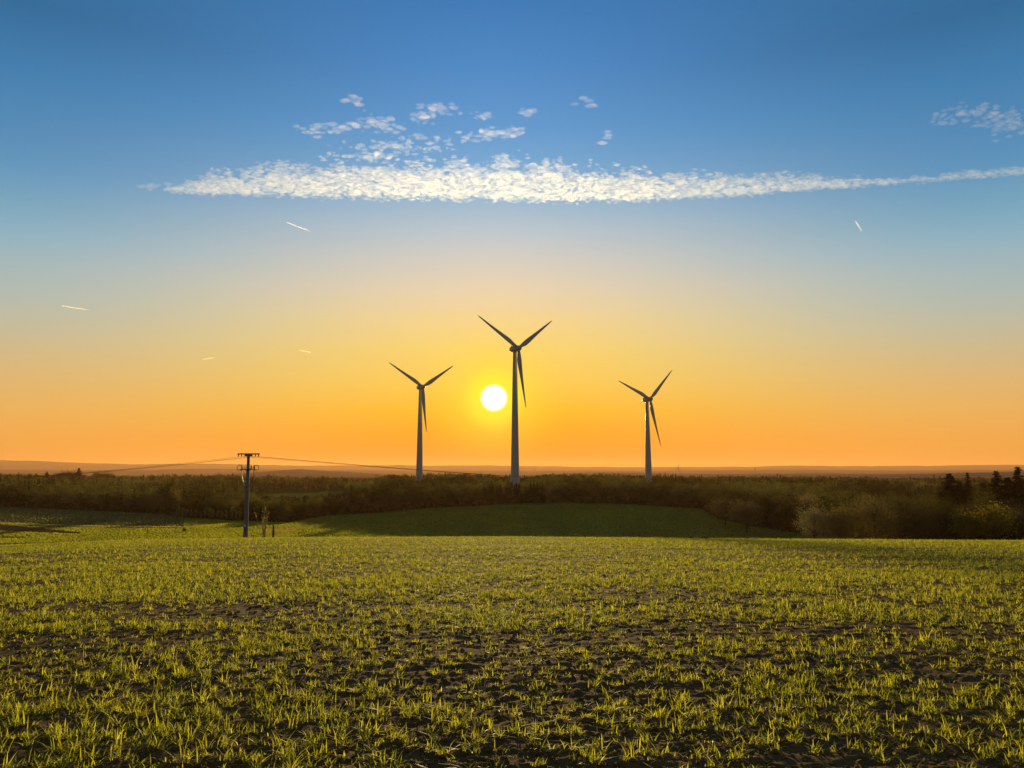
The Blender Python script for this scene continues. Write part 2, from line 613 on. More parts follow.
# ------------------------------------------------------------------ trees
def quads(P, size_a, size_b, N=None, dirs=None):
    """loose leaf or twig faces: centres P, long side a along dirs (random if None)"""
    n = len(P)
    if dirs is None:
        dirs = rng.normal(size=(n, 3))
    dirs = dirs / (np.linalg.norm(dirs, axis=1, keepdims=True) + 1e-9)
    o = rng.normal(size=(n, 3))
    s = np.cross(dirs, o)
    s /= (np.linalg.norm(s, axis=1, keepdims=True) + 1e-9)
    a = dirs * (np.asarray(size_a) / 2).reshape(-1, 1)
    b = s * (np.asarray(size_b) / 2).reshape(-1, 1)
    V = np.stack([P - a - b * .6, P + a * .2 - b, P + a + b * .1, P - a * .1 + b], 1).reshape(-1, 3)
    return V, np.arange(n * 4).reshape(-1, 4)


def crown_points(n, H, base, Rm, lobes, shape=1.0):
    """leaf positions in an uneven crown made of many clumps between the heights base and H"""
    cz = (H + base) / 2; hzz = (H - base) / 2
    cl = rng.normal(size=(lobes, 3))
    cl /= np.linalg.norm(cl, axis=1, keepdims=True)
    rad = rng.uniform(0.35, 0.92, (lobes, 1)) * rng.uniform(0.8, 1.05, (lobes, 1))
    cl = cl * rad
    wid = np.where(cl[:, 2] > 0, 1 - 0.25 * shape * cl[:, 2] ** 2, 1 + 0.15 * cl[:, 2])
    cen = np.stack([cl[:, 0] * Rm * wid, cl[:, 1] * Rm * wid, cz + cl[:, 2] * hzz], 1)
    k = rng.integers(0, lobes, n)
    sp = rng.uniform(0.16, 0.30, lobes) * Rm
    off = rng.normal(size=(n, 3)) * sp[k][:, None] * np.array([1, 1, 0.8])
    P = cen[k] + off
    P[:, 2] = np.clip(P[:, 2], base * 0.6, H * 1.06)
    return P, cen, k


def limbs(mb, H, base, cen, r0, count):
    mb.tube([[0, 0, -0.6], [0.05, 0.02, base * .5], [-.05, .08, base], [0.1, -.05, (base + H) * .5], [.05, 0, H * .86]],
            [r0 * 1.25, r0, r0 * .8, r0 * .5, r0 * .1], 7)
    for c in cen[:count]:
        z0 = max(base * 0.75, min(c[2] - 1.0, H * .7) * rng.uniform(.55, .85))
        s = np.array([0.0, 0.0, z0])
        m = s * .45 + c * .55 + np.array([0, 0, 0.15 * H * .3])
        mb.tube([s, m, c + (c - s) * .12], [r0 * .42, r0 * .22, r0 * .05], 5, False)


def bare_tree(H, Rm, base, n, material, twig=(0.9, 0.10), leaf=None, lobes=34, r0=0.22):
    P, cen, k = crown_points(n, H, base, Rm, lobes)
    tint = np.clip(rng.uniform(0, 1, lobes)[k] * 0.6 + rng.uniform(0, .4, n), 0, 1)
    d = P - np.array([0, 0, base])
    d = d / (np.linalg.norm(d, axis=1, keepdims=True) + 1e-6) + rng.normal(size=(n, 3)) * .45
    if leaf:
        V, q = quads(P, rng.uniform(.6, 1.3, n) * leaf, rng.uniform(.6, 1.2, n) * leaf * .8)
    else:
        V, q = quads(P, rng.uniform(.5, 1.4, n) * twig[0], rng.uniform(.6, 1.5, n) * twig[1], dirs=d)
    crown = mesh('crown', V, [q], material, False, {'tint': np.repeat(tint, 4)})
    mb = MB()
    limbs(mb, H, base, cen, r0, min(lobes, 18))
    return mb.me('trunk', BARK, True), crown


def conifer(H, Rm, material, n_tier=30, per=80):
    Ps, ds, la = [], [], []
    for i in range(n_tier):
        f = i / (n_tier - 1)
        z = H * (0.10 + 0.90 * f)
        rad = Rm * (1 - f) ** 0.8 * rng.uniform(.75, 1.1) + 0.12
        nb = int(9 - 4 * f)
        for b in range(nb):
            ang = rng.uniform(0, 2 * math.pi)
            rb = rad * rng.uniform(.65, 1.15)
            m = int(per * (0.25 + .75 * (1 - f)) / 3)
            s = rng.uniform(0.08, 1, m) ** .7
            p = np.stack([math.cos(ang) * rb * s, math.sin(ang) * rb * s, z - rb * .32 * s ** 1.3 + 0.1 * rb * s ** 3], 1)
            p += rng.normal(size=(m, 3)) * np.array([.22, .22, .10]) * (0.4 + .6 * (1 - f)) * Rm / 3
            Ps.append(p)
            ds.append(np.tile([math.cos(ang), math.sin(ang), -.45], (m, 1)) + rng.normal(size=(m, 3)) * .5)
    P = np.concatenate(Ps); D = np.concatenate(ds); n = len(P)
    V, q = quads(P, rng.uniform(.4, 1.0, n) * 1.0, rng.uniform(.2, .45, n) * 1.0, dirs=D)
    crown = mesh('crown', V, [q], material, False, {'tint': np.repeat(rng.uniform(0, 1, n), 4)})
    mb = MB()
    mb.tube([[0, 0, -.6], [0, 0, H * .3], [0.03, 0, H * .97]], [.28, .2, .02], 7)
    return mb.me('trunk', BARK, True), crown


KINDS = {}
KINDS['bare'] = [bare_tree(13 + i * 1.1, 4.3 + .35 * i, 2.2, 2600, TWIG, lobes=36 + 4 * i) for i in range(4)]
KINDS['olive'] = [bare_tree(12 + i * 1.3, 4.6, 2.0, 2600, TWIG_OLIVE, leaf=.55) for i in range(3)]
KINDS['grey'] = [bare_tree(11 + i, 5.0, 1.2, 2800, TWIG_GREY, twig=(1.0, .13)) for i in range(2)]
KINDS['round'] = [bare_tree(11.5 + i, 6.4, .6, 4600, TWIG_PALE, twig=(1.0, .11), lobes=60) for i in range(2)]
KINDS['gold'] = [bare_tree(10, 4.4, 1.2, 2600, LEAF_GOLD, leaf=.5)]
KINDS['blossom'] = [bare_tree(9.5, 4.4, .8, 5200, BLOSSOM, leaf=.28, lobes=48)]
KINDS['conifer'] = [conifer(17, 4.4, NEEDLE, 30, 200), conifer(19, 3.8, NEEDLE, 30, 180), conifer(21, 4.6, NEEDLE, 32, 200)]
KINDS['poplar'] = [bare_tree(9 + i * .8, 1.35, .8, 1100, PALE_BUD, leaf=.4, lobes=22, r0=.12) for i in range(2)]
KINDS['bush'] = [bare_tree(4.2, 2.8, .1, 1100, TWIG_OLIVE, leaf=.4, lobes=22, r0=.08), bare_tree(3.4, 2.4, .1, 1000, TWIG, twig=(.7, .1), lobes=22, r0=.08)]


def tree(name, kind, x, y, label, cat, group=None, sc=1.0, v=None, sz=1.0):
    t, c = KINDS[kind][rng.integers(len(KINDS[kind])) if v is None else v]
    o = thing(name, (x, y, hz(x, y) - .1), label, cat, group, rng.uniform(0, 6.28))
    o.scale = (sc, sc, sc * sz)
    link('trunk', t, o)
    link('crown', c, o)
    return o


# single trees one can tell apart, at the right
def at_tree(name, kind, px, D, top, label, cat='tree', group=None, v=None, wide=1.0):
    """tree on the bearing px at depth D, tall enough to reach the sight line of the row top"""
    p = spot(px, D)
    Hh = EYE + row_tan(top) * D - p[2]
    t, c = KINDS[kind][0 if v is None else v]
    zs = np.empty(len(c.vertices) * 3, np.float32)
    c.vertices.foreach_get('co', zs)
    h0 = float(np.percentile(zs[2::3], 99.7))
    s = float(Hh / h0)
    o = tree(name, kind, p[0], p[1], label, cat, group, s * wide, v, 1 / wide)
    return o


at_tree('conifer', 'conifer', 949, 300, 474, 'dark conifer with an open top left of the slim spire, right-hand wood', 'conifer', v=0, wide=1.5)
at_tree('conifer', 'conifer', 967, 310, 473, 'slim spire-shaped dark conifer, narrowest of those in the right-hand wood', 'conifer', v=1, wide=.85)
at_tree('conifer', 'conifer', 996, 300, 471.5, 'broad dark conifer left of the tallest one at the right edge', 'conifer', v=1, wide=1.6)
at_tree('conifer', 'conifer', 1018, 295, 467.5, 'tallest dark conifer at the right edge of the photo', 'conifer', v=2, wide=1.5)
at_tree('blossom_tree', 'blossom', 812, 268, 503, 'pale whitish rounded tree at the left end of the brown thicket', 'tree', v=0)
at_tree('gold_tree', 'gold', 988, 242, 501, 'yellow-green budding tree below the conifers', 'tree', v=0, wide=1.25)
at_tree('gold_tree', 'gold', 962, 246, 509, 'smaller yellowish tree left of the budding yellow-green tree', 'tree', v=0, wide=1.1)
at_tree('brown_tree', 'round', 838, 256, 503, 'rounded brown tree just right of the whitish tree', 'tree', v=0, wide=1.05)
at_tree('brown_tree', 'round', 872, 250, 495, 'big rounded dark brown tree in the middle of the thicket, widest crown', 'tree', v=1, wide=1.2)
at_tree('brown_tree', 'round', 912, 248, 499, 'rounded brown tree between the widest crown and the yellowish tree', 'tree', v=0, wide=1.15)
at_tree('brown_tree', 'round', 1016, 246, 506, 'brown bushy tree right of the yellow-green budding tree', 'tree', v=1)
at_tree('pale_tree', 'grey', 724, 372, 494, 'pale grey-green rounded tree where the meadow narrows at the wood', 'tree', v=0, wide=1.15)
at_tree('pale_tree', 'grey', 745, 345, 499, 'pale grey-brown tree right of the rounded grey-green one by the meadow', 'tree', v=1, wide=1.1)

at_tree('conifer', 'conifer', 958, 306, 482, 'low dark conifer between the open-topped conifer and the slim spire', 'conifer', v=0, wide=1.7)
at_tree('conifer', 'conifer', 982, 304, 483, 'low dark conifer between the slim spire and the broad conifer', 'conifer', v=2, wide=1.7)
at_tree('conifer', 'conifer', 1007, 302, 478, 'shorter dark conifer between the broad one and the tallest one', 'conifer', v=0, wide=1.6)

# pale young trees in a row under the left-hand wood
g = 'row of pale young trees under the left-hand wood'
for i, px in enumerate(np.linspace(180, 242, 15)):
    at_tree('young_tree', 'poplar', px + rng.uniform(-1, 1), 347 + rng.uniform(-3, 3), 508 + rng.uniform(-2, 3),
            'slender pale young tree in the row along the foot of the left-hand wood', 'tree', g, v=i % 2, wide=.9)
# the pale clump on the skyline of the left-hand wood
for px, top, kind, lab in ((47, 471.5, 'conifer', 'small dark pointed tree alone on the left skyline'),
                           (64, 470.5, 'grey', 'pale tree at the left of the skyline clump'),
                           (72, 469.5, 'grey', 'pale rounded tree in the middle of the skyline clump'),
                           (79, 468, 'conifer', 'dark pointed tree standing highest in the skyline clump'),
                           (99, 471.5, 'bare', 'small brown tree alone right of the skyline clump'),
                           (106, 471, 'grey', 'pale rounded tree at the right of the skyline clump')):
    at_tree('skyline_tree', kind, px, 1150, top, lab, 'tree', v=0, wide=1.6)

# ------------------------------------------------------------------ the woods
TURB = [(419.4, 670), (515.0, 525), (648.5, 656)]


def wood_spots():
    out = []
    D = 240.0
    while D < 1500:
        step = 6.6 if D < 520 else 9.0 if D < 700 else 12.0
        half = D * .80
        xs = np.arange(-half, half, step)
        for x in xs:
            xx = x + rng.uniform(-.45, .45) * step
            yy = D + rng.uniform(-.45, .45) * step
            out.append((xx, yy))
        D += step * (1.0 if D < 600 else 1.5)
    return np.array(out)


sp = wood_spots()
su = col_of(sp[:, 0], sp[:, 1])
sd = sp[:, 1]
ed = edge_depth(su)
cl = np.exp(-((su - 305) / 45) ** 4 - ((sd - 690) / 60) ** 4) + np.exp(-((su - 345) / 40) ** 2 - ((sd - 1000) / 50) ** 2)
keep = (sd > ed + 3) & (cl < .35)
for tu, td in TURB:                                                # the clearing round each turbine
    keep &= ~((np.abs(su - tu) < 7) & (sd > td - 4) & (sd < td + 8))
keep &= ~((np.abs(su - 421) < 5) & (sd > 590) & (sd < 680))         # the gap in front of the left tower
keep &= ~((su > 845) & (sd < 262))
sp, su, sd, ed = sp[keep], su[keep], sd[keep], ed[keep]
inview = (su > -60) & (su < 1084)
front_d = sd - ed
order = np.argsort(sd + 1e5 * ~inview + 0.6 * np.maximum(front_d - 25, 0) * 3)
chosen = order[:255]
rest = order[255:]


def wood_height(u, d, e):
    """allowed top row, so the wood's skyline stays as uneven as it is"""
    base = np.interp(u, [-300, 0, 120, 250, 330, 365, 395, 412, 430, 470, 520, 560, 600, 640, 700, 760, 830, 900, 940, 1024, 1324],
                     [474, 474, 476, 476, 477, 481, 475, 477, 474, 475, 478, 474.5, 475, 477, 477.5, 478, 478.5, 479, 480, 481, 481])
    base += (vnoise(np.array([u / 24.0]), np.array([d / 90.0]), 44)[0] - .5) * 5
    if 255 < u < 350 and d < 640:
        base = max(base, 498.5)
    elif 255 < u < 350 and d < 960:
        base = max(base, 483)
    return base


AREAS = [(-400, 175, 'left-hand wood', 'brown tree in the wood behind the valley fields at far left'),
         (175, 330, 'wood behind the power pole', 'brown tree in the wood behind the power pole'),
         (330, 712, 'wood behind the meadow', 'brown tree in the wood along the far edge of the green meadow'),
         (712, 1500, 'right-hand wood', 'brown tree in the dark wood right of the green meadow')]

protoH = {}
for kname, lst in KINDS.items():
    for vi, (t_, c_) in enumerate(lst):
        zz = np.empty(len(c_.vertices) * 3, np.float32)
        c_.vertices.foreach_get('co', zz)
        protoH[(kname, vi)] = float(np.percentile(zz[2::3], 99.5))


def limit_scale(x, y, u, H0, want):
    z = hz(x, y)
    top = wood_height(u, y, 0) + (vnoise(np.array([u / 7.0]), np.array([y / 40.0]), 3)[0] - .5) * 8
    Hmax = EYE + row_tan(top) * y - z
    return float(np.clip(min(want, Hmax * rng.uniform(.74, 1.04) / H0), .25, 1.6))


for i in chosen:
    x, y = sp[i]
    u = su[i]
    r_ = float(np.clip(vnoise(np.array([x / 38.0]), np.array([y / 60.0]), 14)[0] * 1.15 - .08 + rng.normal() * .13, 0, .999))
    kind = 'bare' if r_ < .55 else 'olive' if r_ < .86 else 'grey' if r_ < .95 else 'round'
    v = int(rng.integers(len(KINDS[kind])))
    want = rng.uniform(.7, 1.25)
    if u < 310:
        want = want * .62 if u > 175 else max(want, .95)
    sc = limit_scale(x, y, u, protoH[(kind, v)], want)
    a = [A for A in AREAS if A[0] <= u < A[1]][0]
    nm = {'bare': 'brown', 'olive': 'olive', 'grey': 'pale grey', 'round': 'brown bushy'}[kind]
    lab = a[3].replace('brown tree', {'bare': 'bare brown tree', 'olive': 'olive budding tree', 'grey': 'pale grey-green tree', 'round': 'wide bushy brown tree'}[kind])
    tree(nm.replace(' ', '_') + '_tree', kind, x, y, lab, 'tree', '%s trees of the %s' % (nm, a[2]), sc, v)

# the rest of the woods reads as one mass
Vs, Ts, n0 = [], [], 0
zz = height(sp[rest, 0], sp[rest, 1])
for j, i in enumerate(rest):
    x, y = sp[i]
    u = su[i]
    if u < -160 or u > 1190:
        continue
    d = y
    m = 340 if d < 520 else 210 if d < 800 else 130
    H = rng.uniform(9, 15)
    top = wood_height(u, y, 0) + (vnoise(np.array([u / 7.0]), np.array([y / 40.0]), 3)[0] - .5) * 8
    H = float(np.clip(min(H, (EYE + row_tan(top) * y - zz[j]) * rng.uniform(.74, 1.04)), 2.5, 17))
    con = vnoise(np.array([x / 60.0]), np.array([y / 60.0]), 8)[0] > .64 or (u > 925 and rng.uniform() < .55)
    if con:
        f = rng.uniform(0, 1, m) ** 1.3
        a_ = rng.uniform(0, 6.28, m)
        rad = 2.6 * (1 - f) * rng.uniform(.3, 1, m)
        P = np.stack([np.cos(a_) * rad, np.sin(a_) * rad, H * (.1 + .9 * f)], 1)
        tint = rng.uniform(0, .35, m)
    else:
        P, _, k = crown_points(m, H, H * .12, min(5.4, H * .46) * rng.uniform(.75, 1.05), 12)
        tone = vnoise(np.array([x / 45.0]), np.array([y / 80.0]), 28)[0]
        tint = np.clip((tone - .40) * 1.2 + (rng.uniform(0, 1) ** 1.6) * .75 + rng.uniform(-.12, .12, 12)[k], 0, 1)
    s = (.75 if d < 520 else 1.0 if d < 800 else 1.5)
    V, _ = quads(P + np.array([x, y, zz[j]]), rng.uniform(.7, 1.4, m) * s, rng.uniform(.25, .7, m) * s)
    Vs.append(V)
    Ts.append(np.repeat(tint, 4))
# low scrub closing the wood's edge down to the grass
ne = 1500
eu = rng.uniform(-120, 850, ne)
eD = edge_depth(eu) + 2 + rng.uniform(-1, 1, ne) * 3 + rng.uniform(0, 7, ne)
ex = (eu - 512) / F * eD * COS_T
ezz = height(ex, eD)
for x, y, z in zip(ex, eD, ezz):
    m = 60
    H = rng.uniform(1.6, 4.6)
    P, _, k = crown_points(m, H, .1, rng.uniform(1.2, 2.4), 8)
    V, _ = quads(P + np.array([x, y, z]), rng.uniform(.5, 1.1, m), rng.uniform(.2, .5, m))
    Vs.append(V)
    Ts.append(np.repeat(np.clip(rng.uniform(0, 1) ** 2 + rng.uniform(-.15, .15, 8)[k], 0, 1), 4))
V = np.concatenate(Vs)
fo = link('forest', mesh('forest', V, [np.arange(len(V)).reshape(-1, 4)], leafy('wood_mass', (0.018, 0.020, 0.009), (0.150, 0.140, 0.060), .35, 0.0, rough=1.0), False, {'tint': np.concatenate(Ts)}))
tag(fo, 'distant brown woods covering the slopes behind the fields', 'forest', kind='stuff')


# ------------------------------------------------------------------ wind turbines
def blade_mesh(L, paint):
    """one blade along +Z from the hub, chord in X, thickness in Y"""
    st = [(0.0, 2.0, 2.0, 0), (0.04, 2.0, 1.9, 0), (0.10, 2.9, 1.5, .20), (0.18, 3.9, 1.1, .45), (0.26, 3.75, .85, .5), (0.40, 3.0, .6, .5), (0.55, 2.35, .42, .5),
          (0.70, 1.8, .3, .5), (0.85, 1.25, .2, .5), (0.95, .8, .12, .5), (0.99, .45, .07, .5), (1.0, .12, .04, .5)]
    V, k = [], 14
    for f, c, th, off in st:
        tw = R(14) * (1 - f) ** 2
        for j in range(k):
            a = 2 * math.pi * j / k
            x = math.cos(a) * c / 2
            y = math.sin(a) * th / 2 * (1 - .55 * off * (1 + math.cos(a)) / 1.2)
            x += off * .22 * c
            V.append((x * math.cos(tw) - y * math.sin(tw), x * math.sin(tw) + y * math.cos(tw) - 1.2 * f * f, f * L))
    fs = [[i * k + j, i * k + (j + 1) % k, (i + 1) * k + (j + 1) % k, (i + 1) * k + j] for i in range(len(st) - 1) for j in range(k)]
    fs += [list(range(k))[::-1], [(len(st) - 1) * k + j for j in range(k)]]
    m = MB()
    m.add(V, fs)
    return m.me('blade', paint, True)


def lathe(mb, prof, k=20, axis='z'):
    V = []
    for r_, z in prof:
        for j in range(k):
            a = 2 * math.pi * j / k
            V.append((r_ * math.cos(a), r_ * math.sin(a), z) if axis == 'z' else (r_ * math.cos(a), z, r_ * math.sin(a)))
    n = len(prof)
    fs = [[i * k + j, i * k + (j + 1) % k, (i + 1) * k + (j + 1) % k, (i + 1) * k + j] for i in range(n - 1) for j in range(k)]
    fs += [list(range(k))[::-1], [(n - 1) * k + j for j in range(k)]]
    mb.add(V, fs)


from mathutils import Matrix, Vector


def turbine(px, D, hub_row, psi, th0, label, R_blade=40.6, tilt=R(5), name='wind_turbine', group='wind turbines beyond the meadow', base=None, rb=3.15, rt=1.25, fat=1.0):
    paint = PAINT if fat == 1.0 else BACKLIT_PAINT
    p = spot(px, D) if base is None else base
    hub = EYE + row_tan(hub_row) * D
    H = hub - p[2] - 2.0                                             # tower top below the shaft
    o = thing(name, tuple(p), label, 'wind turbine', group)
    m = MB()
    lathe(m, [(rb * 1.04, -1.5), (rb, 0.3), (rb * .93, H * .12), (rb * .80, H * .35), (rb * .66, H * .6), (rb * .52, H * .85), (rt, H - .6), (rt * 1.12, H - .55), (rt * 1.12, H)], 28)
    tw = link('tower', m.me('tower', paint, True), o)
    md = MB()
    md.box((0, -rb - .02, 2.2), (1.0, .25, 2.3))
    if fat == 1.0:
        link('door', md.me('door', GREY_CAP), tw)
    # nacelle: local -Y is where the rotor looks
    m = MB()
    prof = [(-2.1, 1.7), (-1.4, 2.15), (.2, 2.4), (2.2, 2.25), (3.8, 1.75), (4.8, 1.0), (5.1, .4)]
    V, k = [], 16
    for yy, r_ in prof:
        for j in range(k):
            a = 2 * math.pi * j / k
            cx, sx = math.cos(a), math.sin(a)
            sq = .86 / max(abs(cx), abs(sx)) ** .55
            V.append((cx * r_ * sq, yy, sx * r_ * sq * 1.02))
    fs = [[i * k + j, i * k + (j + 1) % k, (i + 1) * k + (j + 1) % k, (i + 1) * k + j] for i in range(len(prof) - 1) for j in range(k)]
    fs += [list(range(k)), [(len(prof) - 1) * k + j for j in range(k)][::-1]]
    m.add(V, fs)
    me = m.me('nacelle', paint, True)
    nac = link('nacelle', me, o, (0, 0, H + 2.0))
    nac.rotation_euler = (0, 0, psi)
    if fat == 1.0:
        mm = MB()
        mm.tube([(0, 3.4, 1.6), (0, 3.4, 3.5)], .09, 6)
        mm.tube([(-.5, 3.4, 3.0), (.5, 3.4, 3.0)], .07, 6)
        mm.box((0, 2.6, 2.1), (1.5, 1.2, .6), bev=.1)
        link('wind_vane', mm.me('wind_vane', GREY_CAP), nac)
    # rotor: hub with three blades
    m = MB()
    lathe(m, [(1.5, 0.2), (1.85, -.6), (1.9, -1.9), (1.6, -2.9), (1.0, -3.6), (.25, -3.95)], 20, 'y')
    rot = link('rotor', m.me('hub', paint, True), o)
    Mr = Matrix.Translation((0, 0, H + 2.0)) @ Matrix.Rotation(psi, 4, 'Z') @ Matrix.Rotation(-tilt, 4, 'X') @ Matrix.Translation((0, -2.2, 0))
    rot.matrix_local = Mr
    bm = blade_mesh(R_blade, paint)
    if fat != 1.0:
        for vv in bm.vertices:
            vv.co.x *= fat; vv.co.y *= fat
    for k3 in range(3):
        b = link('blade', bm, rot)
        b.matrix_local = Matrix.Translation((0, -1.3, 0)) @ Matrix.Rotation(th0 + k3 * 2 * math.pi / 3, 4, 'Y') @ Matrix.Translation((0, 0, 1.0))
    return o


turbine(515.0, 525, 349, R(44), R(175), 'tall white wind turbine just right of the setting sun, nearest of the three', tilt=R(3.5))
turbine(419.4, 670, 387.3, R(42), R(177), 'white wind turbine left of the sun, rotor like a Y', R_blade=38.8, tilt=R(3.5))
turbine(648.4, 656, 399.6, R(39), R(168), 'white wind turbine right of the sun with one steeply raised blade', R_blade=40.4, tilt=R(3.5))
for px, D, row, ps, th, lab in ((678, 5000, 468.2, R(20), R(15), 'tiny hazy wind turbine on the horizon just right of the third big turbine'),
                                (754.5, 5600, 468.2, R(55), R(5), 'tiny hazy wind turbine on the horizon above the right-hand wood'),
                                (535, 6500, 470.0, R(60), R(40), 'faint tiny wind turbine on the horizon right of the tallest turbine')):
    p = spot(px, D)
    hub = EYE + row_tan(row) * D
    turbine(px, D, row, ps, th, lab, R_blade=36, name='distant_wind_turbine', group='tiny turbines on the horizon', base=np.array([p[0], p[1], min(p[2], hub - 60)]), rb=2.6, rt=1.6, fat=1.3)


# ------------------------------------------------------------------ power pole and wires
PD = 88.0
pp = spot(248, PD)
m_px = PD / F                                                        # metres per pixel at the pole
top_z = EYE + row_tan(453.5) * PD
Hp = top_z - pp[2]
pole = thing('power_pole', tuple(pp), 'grey concrete power pole with two cross-arms at the edge of the field', 'power pole')
m = MB(); m.tube([(0, 0, -.8), (0, 0, .0), (0, 0, Hp * .5), (0, 0, Hp)], [.28, .27, .22, .15], 14)
link('shaft', m.me('shaft', CONCRETE, True), pole)
m = MB(); m.box((0, 0, Hp - .05), (2.5, .16, .14)); m.box((0, 0, Hp - .2), (.55, .5, .25))
arm = link('crossarm', m.me('crossarm', STEEL), pole)
XI = (-1.15, -.78, -.40, .40, .78, 1.15)
for x in XI:
    m = MB(); lathe(m, [(.03, 0), (.03, .05), (.075, .06), (.05, .10), (.075, .12), (.05, .16), (.07, .18), (.035, .24)], 10)
    link('insulator', m.me('insulator', CERAMIC, True), arm, (x, -.02, Hp - .36))
zl = Hp - 15.8 * m_px
m = MB(); m.box((0, -.02, zl), (1.75, .12, .10)); m.box((0, 0, zl), (.5, .6, .18))
la = link('lower_crossarm', m.me('lower_crossarm', STEEL), pole)
for s in (-1, 1):
    m = MB()
    m.tube([(s * .72, -.05, zl - .05), (s * .70, -.05, zl - .65), (s * .50, -.1, zl - 1.25), (s * .26, -.2, zl - 1.9)], .045, 7)
    link('cable_end', m.me('cable_end', STEEL if s > 0 else POLYMER, True), pole)
    m = MB()
    t_ = np.linspace(0, 2 * math.pi, 22)
    for dy_, rr_ in ((0, .30), (.08, .26)):
        m.tube(np.stack([s * .92 + rr_ * 1.15 * np.cos(t_), np.full(22, -.05 + dy_), zl + .22 + rr_ * np.sin(t_)], 1), .018, 5, False)
    link('cable_loop', m.me('cable_loop', CABLE, True), pole)
    for q in (.72, .35):
        m = MB(); lathe(m, [(.03, 0), (.08, .06), (.05, .12), (.08, .18), (.05, .24), (.07, .30), (.03, .36)], 10)
        link('surge_arrester', m.me('surge_arrester', POLYMER if s < 0 else CERAMIC, True), la, (s * q, -.02, zl + .05))
m = MB(); m.box((0, -.36, 1.9), (.22, .03, .30))
link('number_plate', m.me('number_plate', POLYMER), pole)

# three conductors run from the left, over the pole, to the right and down into the woods
A_end = spot(-40, 330) + np.array([0, 0, 0.0]); A_end[2] = EYE + row_tan(474) * 330
B_end = spot(580, 470); B_end[2] = EYE + row_tan(477.5) * 470
for i, (xo, zo) in enumerate(((-.78, -.34), (.40, -.34), (1.15, -.34))):
    P0 = np.array([pp[0] + xo, pp[1] - .02, pp[2] + Hp + zo])
    m = MB()
    pts = []
    for end, side_ in ((A_end, -1), (B_end, 1)):
        e2 = end + np.array([0, xo * 1.6, zo * .5])
        q = []
        for f in np.linspace(0, 1, 40):
            s_ = 4 * f * (1 - f)
            q.append(P0 * (1 - f) + e2 * f - np.array([0, 0, (1.6 if side_ < 0 else .9) * s_]))
        pts.append(q)
    line = pts[0][::-1] + pts[1][1:]
    m.tube(line, np.clip(np.array([l[1] for l in line]) / 88 * .013, .012, .03), 5, False)
    tag(link('overhead_wire', m.me('overhead_wire', CABLE, True)),
        ['left one of the three overhead wires on the pole top', 'middle one of the three overhead wires on the pole top', 'right one of the three overhead wires on the pole top'][i], 'wire', 'overhead wires on the power pole')


# ------------------------------------------------------------------ small things along the crest
def bare_bush(px, D, H, name, label, n=16, lean=0.25, cat='bush'):
    p = spot(px, D)
    o = thing(name, tuple(p), label, cat)
    m = MB()
    tw = []
    for i in range(n):
        a = rng.uniform(0, 6.28); l = rng.uniform(.35, 1) * lean
        h = H * rng.uniform(.5, 1.0)
        e = np.array([math.cos(a) * l * h, math.sin(a) * l * h, h])
        b0 = np.array([math.cos(a) * lean * .5, math.sin(a) * lean * .5, -.2])
        mid = e * .5 + rng.normal(size=3) * .06
        m.tube([b0, mid, e], [.024, .02, .012], 5, False)
        for j in range(11):
            f = rng.uniform(.3, 1)
            q = e * f + rng.normal(size=3) * .03
            tw.append(np.concatenate([q, e / h + rng.normal(size=3) * .6]))
    link('stem', m.me('stem', TIMBER if cat == 'sapling' else PALE_WOOD, True), o)
    tw = np.array(tw)
    V, q = quads(tw[:, :3], rng.uniform(.3, .8, len(tw)), rng.uniform(.04, .08, len(tw)), dirs=tw[:, 3:])
    link('twigs', mesh('twigs', V, [q], TWIG_GREY if cat == 'sapling' else PALE_BUD, False, {'tint': rng.uniform(0, 1, len(V))}), o)
    return o


bare_bush(266, 87, 4.0, 'bare_shrub', 'leafless pale shrub just right of the power pole', 9, .34)
bare_bush(275.5, 88, 1.9, 'bare_sapling', 'thin upright leafless sapling right of the pale shrub', 7, .06, 'sapling')
for px, D, h, lab in ((150.5, 235, 4.2, 'thin lone sapling in the sunlit valley field left of the pole'),):
    bare_bush(px, D, h, 'bare_sapling', lab, 6, .06, 'sapling')
for px, D, lab in ((187, 262, 'low scrub bush where the lit valley fields meet, left of the pole'),):
    p = spot(px, D)
    tree('scrub_bush', 'bush', p[0], p[1], lab, 'bush', None, .36, 1)


def lump(name, px, D, size, label, material, cat):
    p = spot(px, D)
    n_lat, n_lon = 7, 12
    V = [(0, 0, 1)]
    for i in range(1, n_lat):
        for j in range(n_lon):
            a = math.pi * i / n_lat; b = 2 * math.pi * j / n_lon
            k = 1 + rng.uniform(-.18, .18)
            V.append((math.sin(a) * math.cos(b) * k, math.sin(a) * math.sin(b) * k, math.cos(a) * k))
    V.append((0, 0, -1))
    fs = [[0, 1 + j, 1 + (j + 1) % n_lon] for j in range(n_lon)]
    fs += [[1 + i * n_lon + j, 1 + (i + 1) * n_lon + j, 1 + (i + 1) * n_lon + (j + 1) % n_lon, 1 + i * n_lon + (j + 1) % n_lon] for i in range(n_lat - 2) for j in range(n_lon)]
    c = len(V) - 1
    fs += [[c, c - n_lon + (j + 1) % n_lon, c - n_lon + j] for j in range(n_lon)]
    m = MB()
    m.add(np.array(V) * np.asarray(size), fs)
    o = link(name, m.me(name, material, True), None, tuple(p + np.array([0, 0, size[2] * .4])))
    return tag(o, label, cat)


